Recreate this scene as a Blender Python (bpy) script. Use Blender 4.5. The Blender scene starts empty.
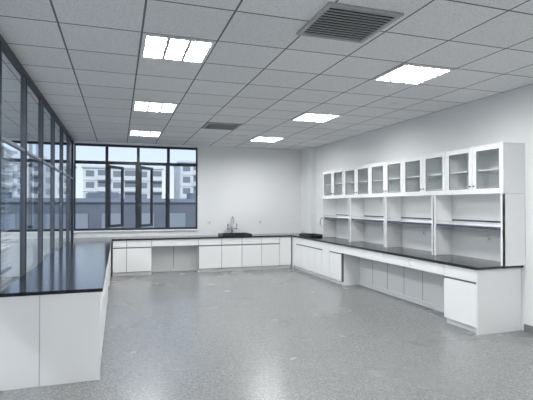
import bpy, math, random
from mathutils import Vector
random.seed(4)
D=bpy.data; C=bpy.context; S=C.scene

# ------------------------------------------------------------ materials
def mat(name,col,rough=0.5,metal=0.0,spec=0.5,emit=None,es=0,coat=0):
    m=D.materials.new(name); m.use_nodes=True
    b=m.node_tree.nodes['Principled BSDF']
    b.inputs['Base Color'].default_value=(*col,1); b.inputs['Roughness'].default_value=rough
    b.inputs['Metallic'].default_value=metal; b.inputs['Specular IOR Level'].default_value=spec
    b.inputs['Coat Weight'].default_value=coat
    if emit: b.inputs['Emission Color'].default_value=(*emit,1); b.inputs['Emission Strength'].default_value=es
    return m
def noisy(m,scale,c1,c2,p1=0.3,p2=0.7,detail=2,bump=0):
    nt=m.node_tree; b=nt.nodes['Principled BSDF']
    tc=nt.nodes.new('ShaderNodeTexCoord'); n=nt.nodes.new('ShaderNodeTexNoise')
    n.inputs['Scale'].default_value=scale; n.inputs['Detail'].default_value=detail
    r=nt.nodes.new('ShaderNodeValToRGB')
    r.color_ramp.elements[0].position=p1; r.color_ramp.elements[0].color=(*c1,1)
    r.color_ramp.elements[1].position=p2; r.color_ramp.elements[1].color=(*c2,1)
    nt.links.new(tc.outputs['Object'],n.inputs['Vector']); nt.links.new(n.outputs['Fac'],r.inputs['Fac'])
    nt.links.new(r.outputs['Color'],b.inputs['Base Color'])
    return m,r
def glass(name,tint,f0=0.04):
    m=D.materials.new(name); m.use_nodes=True; nt=m.node_tree; nt.nodes.clear(); N=nt.nodes.new; L=nt.links.new
    o=N('ShaderNodeOutputMaterial'); mx=N('ShaderNodeMixShader')
    t=N('ShaderNodeBsdfTransparent'); g=N('ShaderNodeBsdfGlossy'); ge=N('ShaderNodeNewGeometry')
    t.inputs['Color'].default_value=(*tint,1); g.inputs['Roughness'].default_value=0.01
    d=N('ShaderNodeVectorMath'); d.operation='DOT_PRODUCT'; L(ge.outputs['Normal'],d.inputs[0]); L(ge.outputs['Incoming'],d.inputs[1])
    def mth(op,a,b=None):
        x=N('ShaderNodeMath'); x.operation=op
        for i,v in enumerate((a,b)):
            if v is None: continue
            if isinstance(v,(int,float)): x.inputs[i].default_value=v
            else: L(v,x.inputs[i])
        return x.outputs[0]
    c=mth('ABSOLUTE',d.outputs['Value']); c=mth('SUBTRACT',1.0,c); c=mth('POWER',c,5.0); c=mth('MULTIPLY',c,1-f0); c=mth('ADD',c,f0)
    L(c,mx.inputs[0]); L(t.outputs[0],mx.inputs[1]); L(g.outputs[0],mx.inputs[2]); L(mx.outputs[0],o.inputs['Surface']); return m

M={}
M['wall'],_=noisy(mat('wall_paint',(0.8,0.8,0.8),0.75),40,(0.80,0.81,0.81),(0.83,0.84,0.84))
M['white']=mat('white_laminate',(0.88,0.886,0.88),0.26)
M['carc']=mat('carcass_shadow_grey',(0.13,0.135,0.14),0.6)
M['panel2']=mat('recess_panel_white',(0.8,0.81,0.8),0.4)
M['kick']=mat('toe_kick_grey',(0.35,0.36,0.36),0.5)
M['black'],_=noisy(mat('black_epoxy_top',(0.02,0.021,0.024),0.15,spec=0.55),120,(0.010,0.012,0.015),(0.020,0.023,0.028))
M['sinkblk']=mat('black_pp_sink',(0.012,0.012,0.013),0.35)
M['frame']=mat('dark_window_frame',(0.022,0.028,0.04),0.4)
M['alu']=mat('aluminium',(0.62,0.64,0.67),0.35,metal=0.6)
M['palu']=mat('partition_frame_grey',(0.16,0.18,0.21),0.35,metal=0.5)
M['blue']=mat('blue_grey_rail',(0.06,0.075,0.11),0.35)
M['knob']=mat('black_knob',(0.02,0.02,0.02),0.3)
M['fauc']=mat('faucet_grey',(0.35,0.37,0.4),0.3)
M['valve']=mat('faucet_valve_blue',(0.05,0.09,0.2),0.4)
M['base']=mat('baseboard_grey',(0.22,0.23,0.24),0.5)
M['wglass']=glass('window_glass',(0.98,0.99,1.0),.02)
M['pglass']=glass('partition_glass',(0.80,0.88,0.95),.10)
M['cglass']=glass('cabinet_glass',(0.95,0.97,0.97),.06)
M['lframe']=mat('light_frame_white',(0.8,0.8,0.8),0.4)
M['louvre']=mat('light_louvre',(0.6,0.6,0.6),0.3)
M['lamp']=mat('lamp_diffuser',(1,1,1),0.5,emit=(0.985,0.99,1.0),es=64)
M['vent']=mat('vent_grey',(0.42,0.43,0.44),0.5)
M['ventdark']=mat('vent_dark',(0.05,0.05,0.05),0.8)
M['slat']=mat('blind_slat',(0.62,0.66,0.7),0.5)
M['bwhite'],_=noisy(mat('apartment_render',(0.7,0.7,0.68),0.8),0.3,(0.60,0.62,0.64),(0.72,0.73,0.74))  # distance haze painted into the pale bluish wall colour
M['bwin']=mat('apartment_window',(0.20,0.23,0.27),0.3)  # panes paled towards the sky, haze put into the colour
M['bgrey'],_=noisy(mat('hall_cladding',(0.1,0.12,0.15),0.7),0.5,(0.09,0.105,0.135),(0.12,0.14,0.175))
M['broof']=mat('hall_roof',(0.16,0.19,0.24),0.8)
M['ground'],_=noisy(mat('street_ground',(0.2,0.22,0.2),0.9),0.05,(0.12,0.16,0.1),(0.28,0.28,0.27))
M['socket']=mat('socket_white',(0.75,0.75,0.75),0.4)

# floor: terrazzo speckled vinyl with weld seams
fm=mat('speckled_vinyl_floor',(0.3,0.3,0.3),0.2,spec=0.55)
nt=fm.node_tree; b=nt.nodes['Principled BSDF']; N=nt.nodes.new; L=nt.links.new
tc=N('ShaderNodeTexCoord')
def vor(scale,els):
    v=N('ShaderNodeTexVoronoi'); v.inputs['Scale'].default_value=scale; L(tc.outputs['Object'],v.inputs['Vector'])
    sp=N('ShaderNodeSeparateColor'); L(v.outputs['Color'],sp.inputs[0])
    r=N('ShaderNodeValToRGB'); r.color_ramp.interpolation='CONSTANT'
    r.color_ramp.elements[0].position=0; r.color_ramp.elements[0].color=(els[0][1],)*3+(1,)
    r.color_ramp.elements[1].position=els[1][0]; r.color_ramp.elements[1].color=(els[1][1],)*3+(1,)
    for p,c in els[2:]:
        e=r.color_ramp.elements.new(p); e.color=(c,c,c,1)
    L(sp.outputs[0],r.inputs[0]); return r.outputs[0]
a=vor(85,[(0,.18),(.16,.225),(.6,.245),(.86,.305)])
c=vor(190,[(0,.70),(.2,.96),(.6,1.0),(.85,1.2)])
m1=N('ShaderNodeMixRGB'); m1.blend_type='MULTIPLY'; m1.inputs[0].default_value=1; L(a,m1.inputs[1]); L(c,m1.inputs[2])
br=N('ShaderNodeTexBrick'); br.offset=0
for k_,v_ in (('Scale',1),('Brick Width',2.0),('Row Height',30),('Mortar Size',0.004)): br.inputs[k_].default_value=v_
br.inputs['Color1'].default_value=(.985,1,.99,1); br.inputs['Color2'].default_value=(.985,1,.99,1); br.inputs['Mortar'].default_value=(0.85,0.86,0.86,1)
mp=N('ShaderNodeMapping'); mp.inputs['Location'].default_value=(0.9,10,0)
L(tc.outputs['Object'],mp.inputs['Vector']); L(mp.outputs[0],br.inputs['Vector'])
mul=N('ShaderNodeMixRGB'); mul.blend_type='MULTIPLY'; mul.inputs[0].default_value=1
L(m1.outputs[0],mul.inputs[1]); L(br.outputs['Color'],mul.inputs[2]); L(mul.outputs[0],b.inputs['Base Color'])
n2=N('ShaderNodeTexNoise'); n2.inputs['Scale'].default_value=1.3
mr=N('ShaderNodeMapRange'); mr.inputs['To Min'].default_value=0.23; mr.inputs['To Max'].default_value=0.30
L(tc.outputs['Object'],n2.inputs['Vector']); L(n2.outputs['Fac'],mr.inputs['Value']); L(mr.outputs[0],b.inputs['Roughness'])
M['floor']=fm

# ceiling tiles
GX,GY,P=0.18,3.87,0.64
cm=mat('ceiling_tile',(0.6,0.6,0.6),0.85,spec=0.2)
cm,cr=noisy(cm,90,(0.70,0.705,0.71),(0.85,0.855,0.86),0.36,0.5,2)
nt=cm.node_tree; b=nt.nodes['Principled BSDF']
tc=nt.nodes.new('ShaderNodeTexCoord'); br=nt.nodes.new('ShaderNodeTexBrick'); br.offset=0
for k,v in (('Scale',1),('Brick Width',P),('Row Height',P),('Mortar Size',0.008),('Mortar Smooth',0.0)): br.inputs[k].default_value=v
br.inputs['Color1'].default_value=(1,1,1,1); br.inputs['Color2'].default_value=(0.94,0.94,0.94,1); br.inputs['Mortar'].default_value=(0.22,0.22,0.225,1)  # mortar colour paints the T-bar lines together with their recess shadow
mp=nt.nodes.new('ShaderNodeMapping'); mp.inputs['Location'].default_value=(-GX+P*20,-GY+P*20,0)
nt.links.new(tc.outputs['Object'],mp.inputs['Vector']); nt.links.new(mp.outputs[0],br.inputs['Vector'])
mul=nt.nodes.new('ShaderNodeMixRGB'); mul.blend_type='MULTIPLY'; mul.inputs[0].default_value=1
nt.links.new(cr.outputs['Color'],mul.inputs[1]); nt.links.new(br.outputs['Color'],mul.inputs[2]); nt.links.new(mul.outputs[0],b.inputs['Base Color'])
M['ceil']=cm

# ------------------------------------------------------------ mesh builder
class MB:
    def __init__(s): s.v=[]; s.f=[]; s.m=[]; s.names=[]
    def mi(s,m):
        if m not in s.names: s.names.append(m)
        return s.names.index(m)
    def box(s,x0,x1,y0,y1,z0,z1,m):
        if x0>x1:x0,x1=x1,x0
        if y0>y1:y0,y1=y1,y0
        if z0>z1:z0,z1=z1,z0
        n=len(s.v)
        s.v+=[(x,y,z) for z in (z0,z1) for y in (y0,y1) for x in (x0,x1)]
        for f in ((0,2,3,1),(4,5,7,6),(0,1,5,4),(2,6,7,3),(0,4,6,2),(1,3,7,5)):
            s.f.append(tuple(n+i for i in f)); s.m.append(s.mi(m))
    def hexa(s,pts,m):
        n=len(s.v); s.v+=pts
        for f in ((0,2,3,1),(4,5,7,6),(0,1,5,4),(2,6,7,3),(0,4,6,2),(1,3,7,5)):
            s.f.append(tuple(n+i for i in f)); s.m.append(s.mi(m))
    def quad(s,pts,m):
        n=len(s.v); s.v+=pts; s.f.append((n,n+1,n+2,n+3)); s.m.append(s.mi(m))
    def tube(s,path,r,m,seg=10):
        path=[Vector(p) for p in path]; n0=len(s.v); k=len(path)
        rs=r if isinstance(r,(list,tuple)) else [r]*k
        t0=(path[1]-path[0]).normalized(); up=Vector((0,0,1)) if abs(t0.z)<0.9 else Vector((1,0,0))
        nrm=t0.cross(up).normalized()
        for i,p in enumerate(path):
            a=path[max(0,i-1)]; c=path[min(k-1,i+1)]; t=(c-a).normalized()
            nrm=(nrm-t*nrm.dot(t)).normalized(); bi=t.cross(nrm)
            for j in range(seg):
                an=2*math.pi*j/seg; s.v.append(tuple(p+(nrm*math.cos(an)+bi*math.sin(an))*rs[i]))
        for i in range(k-1):
            for j in range(seg):
                j2=(j+1)%seg
                s.f.append((n0+i*seg+j,n0+i*seg+j2,n0+(i+1)*seg+j2,n0+(i+1)*seg+j)); s.m.append(s.mi(m))
        s.f.append(tuple(n0+j for j in range(seg-1,-1,-1))); s.m.append(s.mi(m))
        s.f.append(tuple(n0+(k-1)*seg+j for j in range(seg))); s.m.append(s.mi(m))
    def build(s,name,bevel=0,keep0=False,smooth=False):
        if keep0: o=Vector((0,0,0))
        else:
            xs,ys,zs=zip(*s.v); o=Vector(((min(xs)+max(xs))/2,(min(ys)+max(ys))/2,min(zs)))
        me=D.meshes.new(name); me.from_pydata([tuple(Vector(p)-o) for p in s.v],[],s.f)
        for n in s.names: me.materials.append(M[n])
        for p,i in zip(me.polygons,s.m):
            p.material_index=i
            if smooth: p.use_smooth=True
        me.update()
        ob=D.objects.new(name,me); ob.location=o; S.collection.objects.link(ob)
        if bevel:
            b=ob.modifiers.new('bevel','BEVEL'); b.width=bevel; b.segments=2; b.limit_method='ANGLE'
        return ob

CZ=2.97; XR=4.68; XL=-0.95; YB=10.85; YN=-2.6; XA=-4.3

# ------------------------------------------------------------ shell
q=MB(); q.box(XA-.2,XR+.2,YN-.2,YB+.25,-.15,0,'floor'); q.build('floor',keep0=True)
q=MB(); q.box(XA-.2,XR+.2,YN-.2,YB+.25,CZ,CZ+.2,'ceil'); q.build('ceiling',keep0=True)
q=MB(); q.box(XR,XR+.2,YN,YB+.2,0,CZ,'wall'); q.build('wall_right')
q=MB(); q.box(XA-.2,XR,YN-.2,YN,0,CZ,'wall'); q.build('wall_front')
q=MB(); q.box(XA-.2,XA,YN,YB+.2,0,CZ,'wall'); q.build('wall_corridor')
WX1=1.82; BW=0.6925; Z0=.95; Z1=2.92
q=MB(); q.box(XA,WX1,YB,YB+.2,0,Z0,'wall'); q.box(WX1,XR,YB,YB+.2,0,CZ,'wall'); q.box(XA,WX1,YB,YB+.2,Z1,CZ,'wall')
q.build('wall_back')
q=MB(); q.box(4.52,XR,10.25,YB,0.82,CZ,'wall'); q.build('structural_column')
q=MB(); q.box(XR-.012,XR,YN,4.22,0,.09,'base'); q.build('baseboard_right')
q=MB(); q.box(XL+.04,XR-.02,YN,YN+.012,0,.09,'base'); q.build('baseboard_front')

# windows
def window(n,x0,x1,sash):
    q=MB(); y0,y1=YB+.06,YB+.13; t=.032; zt=2.50
    q.box(x0,x0+t,y0,y1,Z0,Z1,'frame'); q.box(x1-t,x1,y0,y1,Z0,Z1,'frame')
    q.box(x0+t,x1-t,y0,y1,Z0,Z0+.05,'frame'); q.box(x0+t,x1-t,y0,y1,Z1-.05,Z1,'frame')
    q.box(x0+t,x1-t,y0,y1,zt-.035,zt+.035,'frame')
    yg=y0+.03
    q.quad([(x0+t,yg,zt+.035),(x1-t,yg,zt+.035),(x1-t,yg,Z1-.05),(x0+t,yg,Z1-.05)],'wglass')
    if not sash:
        q.quad([(x0+t,yg,Z0+.05),(x1-t,yg,Z0+.05),(x1-t,yg,zt-.035),(x0+t,yg,zt-.035)],'wglass')
    else:
        a=math.radians(58); w=x1-x0-2*t-.01; hx=x0+t+.02; hy=y1+.01
        dx,dy=math.cos(a),math.sin(a); nx,ny=-dy,dx
        def bar(s0,s1,z0,z1,m,th=.045):
            pts=[]
            for z in (z0,z1):
                for tt in (0,th):
                    for s_ in (s0,s1):
                        pts.append((hx+dx*s_+nx*tt,hy+dy*s_+ny*tt,z))
            q.hexa(pts,m)
        za,zb=Z0+.06,zt-.045; f=.06
        bar(0,f,za,zb,'frame'); bar(w-f,w,za,zb,'frame'); bar(f,w-f,za,za+f,'frame'); bar(f,w-f,zb-f,zb,'frame')
        q.quad([(hx+dx*s_+nx*.02,hy+dy*s_+ny*.02,z) for s_,z in ((f,za+f),(w-f,za+f),(w-f,zb-f),(f,zb-f))],'wglass')
        q.box(x0+t,x0+t+.03,y0+.02,y1-.01,Z0+.05,zt-.035,'frame'); q.box(x1-t-.03,x1-t,y0+.02,y1-.01,Z0+.05,zt-.035,'frame')
        q.box(x1-t-.04,x1-t-.01,y0-.03,y0,1.65,1.8,'frame')
    q.build('window_%d'%n)
k=1
for i in range(4):
    window(k,WX1-(i+1)*BW,WX1-i*BW,i in (1,2)); k+=1
for i in range(4):
    x1=XL-.08-i*.8; window(k,x1-.8,x1,False); k+=1
q=MB(); q.box(XL+.01,WX1,YB-.03,YB+.055,Z0-.03,Z0-.001,'white'); q.build('window_sill')

# left glazed partition
q=MB(); x0,x1=XL-.05,XL
q.box(x0,x1,YN,YB,0,.10,'alu'); q.box(x0,x1,YN,YB,CZ-.06,CZ,'frame'); q.box(x0+.005,x1-.005,YN,YB,2.10,2.13,'palu')
xg=XL-.025
q.quad([(xg,YN,.1),(xg,YB,.1),(xg,YB,CZ-.06),(xg,YN,CZ-.06)],'pglass')
y=4.30-6*1.12; ys=[]
while y<YB-.1:
    if y>YN: ys.append(y)
    y+=1.12
for y in ys: q.box(x0,x1,y-.022,y+.022,.1,CZ-.06,'palu'); q.box(x1,x1+.006,y-.022,y-.006,.1,CZ-.06,'frame'); q.box(x1,x1+.006,y+.006,y+.022,.1,CZ-.06,'frame')
q.box(x0,x1,YB-.04,YB,.1,CZ-.06,'frame'); q.box(x0,x1,YN,YN+.04,.1,CZ-.06,'alu')
q.build('wall_left')

# venetian blinds beyond partition
def blind(y0,y1):
    q=MB(); x=XL-.14
    q.box(x-.03,x+.03,y0,y1,2.05,2.10,'alu')
    z=2.02
    while z>.9:
        q.hexa([(x-.022,y0,z-.012),(x+.022,y0,z+.010),(x-.022,y1,z-.012),(x+.022,y1,z+.010),
                (x-.022,y0,z-.010),(x+.022,y0,z+.012),(x-.022,y1,z-.010),(x+.022,y1,z+.012)],'slat'); z-=.05
    q.box(x-.02,x+.02,y0,y1,.86,.885,'alu')
    for yy in (y0+.15,y1-.15): q.tube([(x,yy,.87),(x,yy,2.06)],.002,'alu',5)
    for yy in (y0+.1,y1-.1): q.box(x+.03,XL-.05,yy-.02,yy+.02,2.06,2.09,'alu')
    q.build('venetian_blind')
blind(3.25,4.24); blind(4.36,5.36)

# ------------------------------------------------------------ ceiling fixtures
def lightp(ix,iy):
    x0=GX+ix*P; y0=GY+iy*P; x1=x0+P; y1=y0+P; g=.012; f=.03; q=MB(); z=CZ
    x0+=g;x1-=g;y0+=g;y1-=g
    q.box(x0,x1,y0,y0+f,z-.014,z,'lframe'); q.box(x0,x1,y1-f,y1,z-.014,z,'lframe')
    q.box(x0,x0+f,y0+f,y1-f,z-.014,z,'lframe'); q.box(x1-f,x1,y0+f,y1-f,z-.014,z,'lframe')
    zz=z-.003
    q.quad([(x0+f,y1-f,zz),(x1-f,y1-f,zz),(x1-f,y0+f,zz),(x0+f,y0+f,zz)],'lamp')
    w=(x1-x0-2*f)
    for i in (1,2): 
        xx=x0+f+w*i/3; q.box(xx-.014,xx+.014,y0+f,y1-f,z-.012,z-.003,'louvre')
    for i in range(1,8):
        yy=y0+f+w*i/8; q.box(x0+f,x1-f,yy-.009,yy+.009,z-.011,z-.003,'louvre')
    q.build('ceiling_light_panel')
for iy in (-8,-4,0,4,8):
    lightp(0,iy); lightp(4,iy)
for iy in (-6,-3,0,3,6,9): lightp(-5,iy)  # invented corridor panels, added to brighten the space behind the glass partition
def vent(ix,iy,ox=0,oy=0):
    x0=GX+ix*P+.01+ox; y0=GY+iy*P+.01+oy; x1=x0+P-.02; y1=y0+P-.02; z=CZ; q=MB(); f=.035
    q.box(x0,x1,y0,y0+f,z-.016,z,'vent'); q.box(x0,x1,y1-f,y1,z-.016,z,'vent')
    q.box(x0,x0+f,y0+f,y1-f,z-.016,z,'vent'); q.box(x1-f,x1,y0+f,y1-f,z-.016,z,'vent')
    q.box(x0+f,x1-f,y0+f,y1-f,z-.003,z-.001,'ventdark')
    n=12; h=(y1-y0-2*f)/n
    for i in range(n):
        ya=y0+f+i*h+.006
        q.hexa([(x0+f,ya,z-.016),(x1-f,ya,z-.016),(x0+f,ya+h*.35,z-.016),(x1-f,ya+h*.35,z-.016),
                (x0+f,ya+h*.3,z-.004),(x1-f,ya+h*.3,z-.004),(x0+f,ya+h*.65,z-.004),(x1-f,ya+h*.65,z-.004)],'vent')
    q.build('ceiling_air_vent')
vent(2,-2,-.06,.27); vent(2,6)
def detector(x,y):
    q=MB(); q.tube([(x,y,CZ),(x,y,CZ-.02),(x,y,CZ-.021),(x,y,CZ-.045)],[.055,.055,.04,.03],'lframe',16); q.build('smoke_detector')
detector(3.7,5.5)

# ------------------------------------------------------------ benches
TOP=.80; TT=.03
def front(q,kind,u0,u1,plane,axis,sgn,depthback):
    def bx(a0,a1,d0,d1,z0,z1,m):
        p0=plane+sgn*d0; p1=plane+sgn*d1
        if axis=='y': q.box(p0,p1,a0,a1,z0,z1,m)
        else: q.box(a0,a1,p0,p1,z0,z1,m)
    H=TOP-TT; g=.005; B=-depthback
    if kind in ('door','door2','drawers'):
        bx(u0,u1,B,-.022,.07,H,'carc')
        bx(u0,u1,B,-.05,0,.07,'white')
        zt=H-.01
        if kind=='drawers':
            zs=[(.08,.30),(.325,.52),(.545,zt)]
            for a,c in zs: bx(u0+g,u1-g,-.018,0,a,c,'white')
        else:
            n=2 if kind=='door2' else 1
            w=(u1-u0)/n
            for i in range(n):
                bx(u0+i*w+g,u0+(i+1)*w-g,-.018,0,H-.155,zt,'white')
                bx(u0+i*w+g,u0+(i+1)*w-g,-.018,0,.08,H-.18,'white')
    elif kind=='plain':
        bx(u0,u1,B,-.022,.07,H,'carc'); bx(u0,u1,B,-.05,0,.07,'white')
        n=max(1,round((u1-u0)/.5)); w=(u1-u0)/n
        for i in range(n): bx(u0+i*w+g,u0+(i+1)*w-g,-.018,0,.08,H-.01,'white')
    elif kind=='knee':
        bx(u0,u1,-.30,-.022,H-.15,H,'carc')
        n=max(1,round((u1-u0)/.7)); w=(u1-u0)/n
        for i in range(n): bx(u0+i*w+g,u0+(i+1)*w-g,-.02,0,H-.15,H-.01,'white')
        bx(u0,u1,-.42,-.40,0,H,'panel2')
        m=max(1,round((u1-u0)/.48)); w=(u1-u0)/m
        for i in range(1,m): bx(u0+i*w-.004,u0+i*w+.004,-.40,-.398,.02,H-.15,'carc')
        bx(u0,u1,-.40,-.38,0,.07,'white')

# left bench
q=MB(); q.box(XL+.012,-.13,4.21,YB-.004,TOP-TT,TOP,'black')
y=4.24
for kd,w in (('door2',.95),('drawers',.5),('door2',.95),('door2',.95),('knee',.9),('door2',.95),('drawers',.72)):
    front(q,kd,y,y+w,-.15,'y',1,.74); y+=w
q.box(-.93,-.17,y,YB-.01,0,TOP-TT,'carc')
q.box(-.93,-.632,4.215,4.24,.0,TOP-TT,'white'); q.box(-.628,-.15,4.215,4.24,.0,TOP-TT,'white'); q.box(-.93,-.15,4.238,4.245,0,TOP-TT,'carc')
q.build('lab_bench',.002)

# back bench (with sink hole)
SX0,SX1,SY0,SY1=2.32,2.98,10.26,10.70
q=MB(); YF=10.18; yb=YB-.004
xa,xb=-.128,3.985
q.box(xa,SX0,YF-.02,yb,TOP-TT,TOP,'black'); q.box(SX1,xb,YF-.02,yb,TOP-TT,TOP,'black')
q.box(SX0,SX1,YF-.02,SY0,TOP-TT,TOP,'black'); q.box(SX0,SX1,SY1,yb,TOP-TT,TOP,'black')
for kd,x0,x1 in (('door',-.12,.17),('door',.17,.695),('knee',.695,1.73),('door',1.73,2.26),('door2',2.26,3.23),('door',3.23,3.68),('plain',3.68,3.98)):
    front(q,kd,x0,x1,YF,'x',-1,.06)
    if kd!='knee':
        q.box(x0,x0+.018,YF+.06,yb,0,TOP-TT,'white'); q.box(x1-.018,x1,YF+.06,yb,0,TOP-TT,'white')
        q.box(x0+.018,x1-.018,yb-.02,yb,0,TOP-TT,'white')
q.build('lab_bench',.002)

# right bench
RX0=3.99; rx1=XR-.002; RY0=4.23; RY1=YB-.004
TX0,TX1,TY0,TY1=4.10,4.46,9.29,9.90
q=MB()
q.box(RX0,rx1,RY0,TY0,TOP-TT,TOP,'black'); q.box(RX0,rx1,TY1,RY1-.0,TOP-TT,TOP,'black')
q.box(RX0,TX0,TY0,TY1,TOP-TT,TOP,'black'); q.box(TX1,rx1,TY0,TY1,TOP-TT,TOP,'black')
for kd,y0,y1 in (('door',4.28,4.84),('knee',4.84,7.68),('door',7.68,8.18),('plain',8.18,8.5),('door2',8.5,9.24),('door2',9.24,9.97),('plain',9.97,10.16)):
    front(q,kd,y0,y1,RX0+.02,'y',-1,.06)
    if kd!='knee':
        q.box(RX0+.08,rx1,y0,y0+.018,0,TOP-TT,'white'); q.box(RX0+.08,rx1,y1-.018,y1,0,TOP-TT,'white')
        q.box(rx1-.02,rx1,y0+.018,y1-.018,0,TOP-TT,'white')
q.box(RX0+.02,rx1,4.26,4.28,0,TOP-TT,'white')
q.box(RX0+.02,rx1-.0,10.17,RY1,0,TOP-TT,'white')
q.build('lab_bench',.002)

def sink(x0,x1,y0,y1):
    q=MB(); t=.012; zb=TOP-.26; x0+=.004;x1-=.004;y0+=.004;y1-=.004
    q.box(x0,x1,y0,y1,zb,zb+t,'sinkblk')
    q.box(x0,x0+t,y0,y1,zb,TOP+.02,'sinkblk'); q.box(x1-t,x1,y0,y1,zb,TOP+.02,'sinkblk')
    q.box(x0,x1,y0,y0+t,zb,TOP+.02,'sinkblk'); q.box(x0,x1,y1-t,y1,zb,TOP+.02,'sinkblk')
    e=.03; h=.05
    q.box(x0-e,x1+e,y0-e,y0+t,TOP+.001,TOP+h,'sinkblk'); q.box(x0-e,x1+e,y1-t,y1+e,TOP+.001,TOP+h,'sinkblk')
    q.box(x0-e,x0+t,y0,y1,TOP+.001,TOP+h,'sinkblk'); q.box(x1-t,x1+e,y0,y1,TOP+.001,TOP+h,'sinkblk')
    cx,cy=(x0+x1)/2,(y0+y1)/2
    q.tube([(cx,cy,zb+t),(cx,cy,zb+t+.01)],.035,'alu',14)
    q.build('lab_sink',.004)
sink(SX0,SX1,SY0,SY1); sink(TX0,TX1,TY0,TY1)

def faucet(x,y,dx,dy):
    q=MB(); z=TOP+.001
    px,py=-dy,dx
    q.tube([(x,y,z),(x,y,z+.02),(x,y,z+.021),(x,y,z+.22)],[.035,.035,.018,.016],'fauc',12)
    pts=[(x,y,z+.22)]
    for i in range(11):
        a=math.pi*i/10; r=.085
        pts.append((x+dx*(r-r*math.cos(a)),y+dy*(r-r*math.cos(a)),z+.36+r*math.sin(a)))
    pts.append((x+dx*.17,y+dy*.17,z+.30)); q.tube(pts,.013,'fauc',10)
    q.tube([(x+dx*.17,y+dy*.17,z+.30),(x+dx*.17,y+dy*.17,z+.26)],[.013,.007],'fauc',10)
    for s in (-1,1):
        ax,ay=x+px*.11*s,y+py*.11*s
        q.tube([(x,y,z+.16),(ax,ay,z+.16),(ax,ay,z+.24)],.012,'fauc',8)
        q.tube([(ax,ay,z+.24),(ax+dx*.02,ay+dy*.02,z+.27),(ax+dx*.08,ay+dy*.08,z+.26),(ax+dx*.09,ay+dy*.09,z+.21)],[.012,.012,.01,.006],'fauc',8)
        q.tube([(ax,ay,z+.15),(ax+dx*.05,ay+dy*.05,z+.15)],[.020,.016],'valve',10)
    q.tube([(x,y,z+.10),(x+dx*.06,y+dy*.06,z+.10)],[.020,.016],'valve',10)
    q.build('lab_faucet',smooth=False)
faucet(2.65,10.775,0,-1); faucet(4.58,9.45,-1,0)

# ------------------------------------------------------------ upper glazed cabinets
UX=4.35; U0=1.67; U1=2.28; UY0=4.20; W=.5
def upper(y0,y1):
    q=MB(); x1=XR-.001; n=round((y1-y0)/W); t=.018
    xb=UX+.022
    q.box(xb,x1,y0,y1,U0,U0+t,'white'); q.box(xb,x1,y0,y1,U1-t,U1,'white')
    q.box(xb,x1,y0,y0+t,U0+t,U1-t,'white'); q.box(xb,x1,y1-t,y1,U0+t,U1-t,'white')
    q.box(x1-.01,x1,y0+t,y1-t,U0+t,U1-t,'panel2')
    q.box(xb+.03,x1-.01,y0+t,y1-t,1.965,1.98,'white')
    for i in range(n):
        a=y0+i*W+.003; c=y0+(i+1)*W-.003; f=.065; z0=U0+.002; z1=U1-.002
        q.box(UX,xb-.002,a,a+f,z0,z1,'white'); q.box(UX,xb-.002,c-f,c,z0,z1,'white')
        q.box(UX,xb-.002,a+f,c-f,z0,z0+f,'white'); q.box(UX,xb-.002,a+f,c-f,z1-f,z1,'white')
        xg=UX+.01
        q.quad([(xg,a+f,z0+f),(xg,c-f,z0+f),(xg,c-f,z1-f),(xg,a+f,z1-f)],'cglass')
        q.box(UX+.002,UX+.008,a+f,a+f+.006,z0+f,z1-f,'carc');q.box(UX+.002,UX+.008,c-f-.006,c-f,z0+f,z1-f,'carc')
        q.box(UX+.002,UX+.008,a+f,c-f,z0+f,z0+f+.006,'carc');q.box(UX+.002,UX+.008,a+f,c-f,z1-f-.006,z1-f,'carc')
        ky=(c-.03) if i%2==0 else (a+.03)
        q.tube([(UX,ky,z0+.10),(UX-.02,ky,z0+.10)],[.006,.01],'knob',8)
    q.build('glazed_wall_cabinet',.0015)
for i in range(5): upper(UY0+i*1.0,UY0+(i+1)*1.0-.002)

# reagent shelf under cabinets
q=MB(); x1=XR-.001
pys=[4.20,5.45,6.70,7.95,9.18]
for j,py in enumerate(pys):
    t=.022
    q.box(UX,x1,py,py+t,TOP+.002,U0-.002,'white')
    if 0<j<4: q.box(UX,UX+.02,py-.03,py+t+.03,TOP+.002,U0-.002,'white')
    if j in(0,): q.box(UX,UX+.02,py,py+.05,TOP+.002,U0-.002,'white')
for a,c in zip(pys[:-1],pys[1:]):
    q.box(UX+.04,x1,a+.022,c,1.235,1.255,'white')
    q.box(UX+.03,UX+.04,a+.022,c,1.230,1.260,'blue')
    q.tube([(UX+.035,a+.022,1.30),(UX+.035,c,1.30)],.006,'alu',8)
    q.box(x1-.012,x1,a+.022,c,1.30,1.322,'blue')
q.build('reagent_shelf',.0015)

def socket(x,y,z,ax):
    q=MB()
    if ax=='x':
        q.box(x-.01,x,y-.043,y+.043,z-.043,z+.043,'socket'); q.box(x-.012,x-.01,y-.012,y+.012,z-.015,z+.015,'kick')
    else:
        q.box(x-.043,x+.043,y-.01,y,z-.043,z+.043,'socket'); q.box(x-.012,x+.012,y-.012,y-.01,z-.015,z+.015,'kick')
    q.build('wall_socket')
for y in (4.75,6.1,7.3,10.0): socket(XR,y,1.08,'x')
for x in (2.1,3.4): socket(x,YB,1.1,'y')

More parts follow.
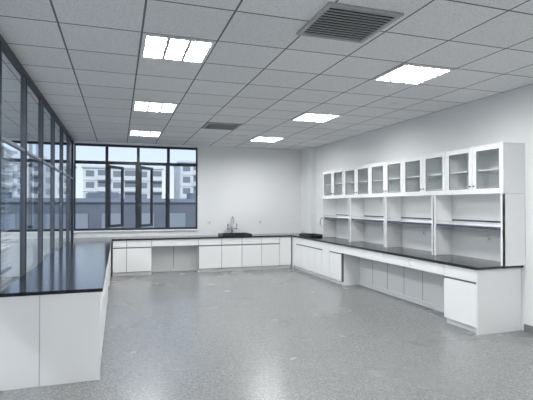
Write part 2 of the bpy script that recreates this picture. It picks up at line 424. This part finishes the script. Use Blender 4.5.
# ------------------------------------------------------------ outside
q=MB(); q.box(-400,400,YB+3,500,-18.5,-18,'ground'); q.build('street_ground')
def apartment(x0,x1,y,z1,fl=2.9,bay=2.9):
    q=MB(); q.box(x0,x1,y,y+14,-18,z1,'bwhite')
    q.box(x0-.4,x1+.4,y-.4,y+14,z1,z1+.5,'bwhite')
    z=z1-fl
    nb=int((x1-x0)/bay); w=(x1-x0)/nb
    while z>-14:
        for i in range(nb):
            a=x0+i*w
            if i%2==1:
                q.box(a+.2,a+w-.2,y-.05,y,z+.2,z+2.4,'bwin'); q.box(a+.1,a+w-.1,y-1.2,y-1.1,z-.1,z+.9,'bwhite'); q.box(a+.1,a+w-.1,y-1.2,y,z-.2,z-.1,'bwhite')
            else:
                q.box(a+w*.2,a+w*.8,y-.05,y,z+.7,z+2.2,'bwin')
        q.box(x0,x1,y-.15,y,z-.25,z-.05,'bwhite')
        z-=fl
    for k in range(2):
        xx=x0+(x1-x0)*(.3+.4*k); q.box(xx-1.5,xx+1.5,y+2,y+6,z1+.5,z1+2.2,'bwhite')
    q.build('apartment_building')
apartment(-74,-42,130,11.5); apartment(-38,-12,128,12.2); apartment(-8.5,11,122,11.0); apartment(15,46,116,12.4); apartment(-115,-78,140,12); apartment(52,84,130,12)
q=MB(); q.box(-40,26,30,50,-18,1.7,'bgrey'); q.box(-40.2,26.2,29.8,50.2,1.7,1.95,'broof')
for i in range(32):
    x=-39+i*2; q.box(x,x+1.2,29.93,30,-.6,1.0,'bwin'); q.box(x,x+1.2,29.93,30,-4.2,-2.4,'bwin')
for i in range(7): q.box(-30+i*7,-28+i*7,33,35,1.95,2.4,'broof')
q.build('industrial_hall')

# ------------------------------------------------------------ world + sun
w=D.worlds.new('World'); S.world=w; w.use_nodes=True; nt=w.node_tree
bg=nt.nodes['Background']; tc=nt.nodes.new('ShaderNodeTexCoord'); sp=nt.nodes.new('ShaderNodeSeparateXYZ'); r=nt.nodes.new('ShaderNodeValToRGB')
nt.links.new(tc.outputs['Generated'],sp.inputs[0]); nt.links.new(sp.outputs['Z'],r.inputs[0]); nt.links.new(r.outputs[0],bg.inputs[0])
r.color_ramp.elements[0].position=0.0; r.color_ramp.elements[0].color=(0.76,0.85,0.94,1)
r.color_ramp.elements[1].position=0.3; r.color_ramp.elements[1].color=(0.45,0.64,0.92,1)
bg.inputs[1].default_value=1.2
sl=D.lights.new('sun','SUN'); sl.energy=2.3; sl.angle=.05; sl.color=(1,.96,.9)
so=D.objects.new('sun',sl); so.rotation_euler=(math.radians(55),0,math.radians(-20)); S.collection.objects.link(so)

# ------------------------------------------------------------ camera
cd=D.cameras.new('camera'); cd.sensor_width=36; cd.lens=36*450/533; cd.clip_end=1000
co=D.objects.new('camera',cd); co.location=(0,0,1.53); co.rotation_euler=(math.radians(90.64),0,math.radians(-18.2))
S.collection.objects.link(co); S.camera=co
S.view_settings.view_transform='Standard'; S.view_settings.exposure=0
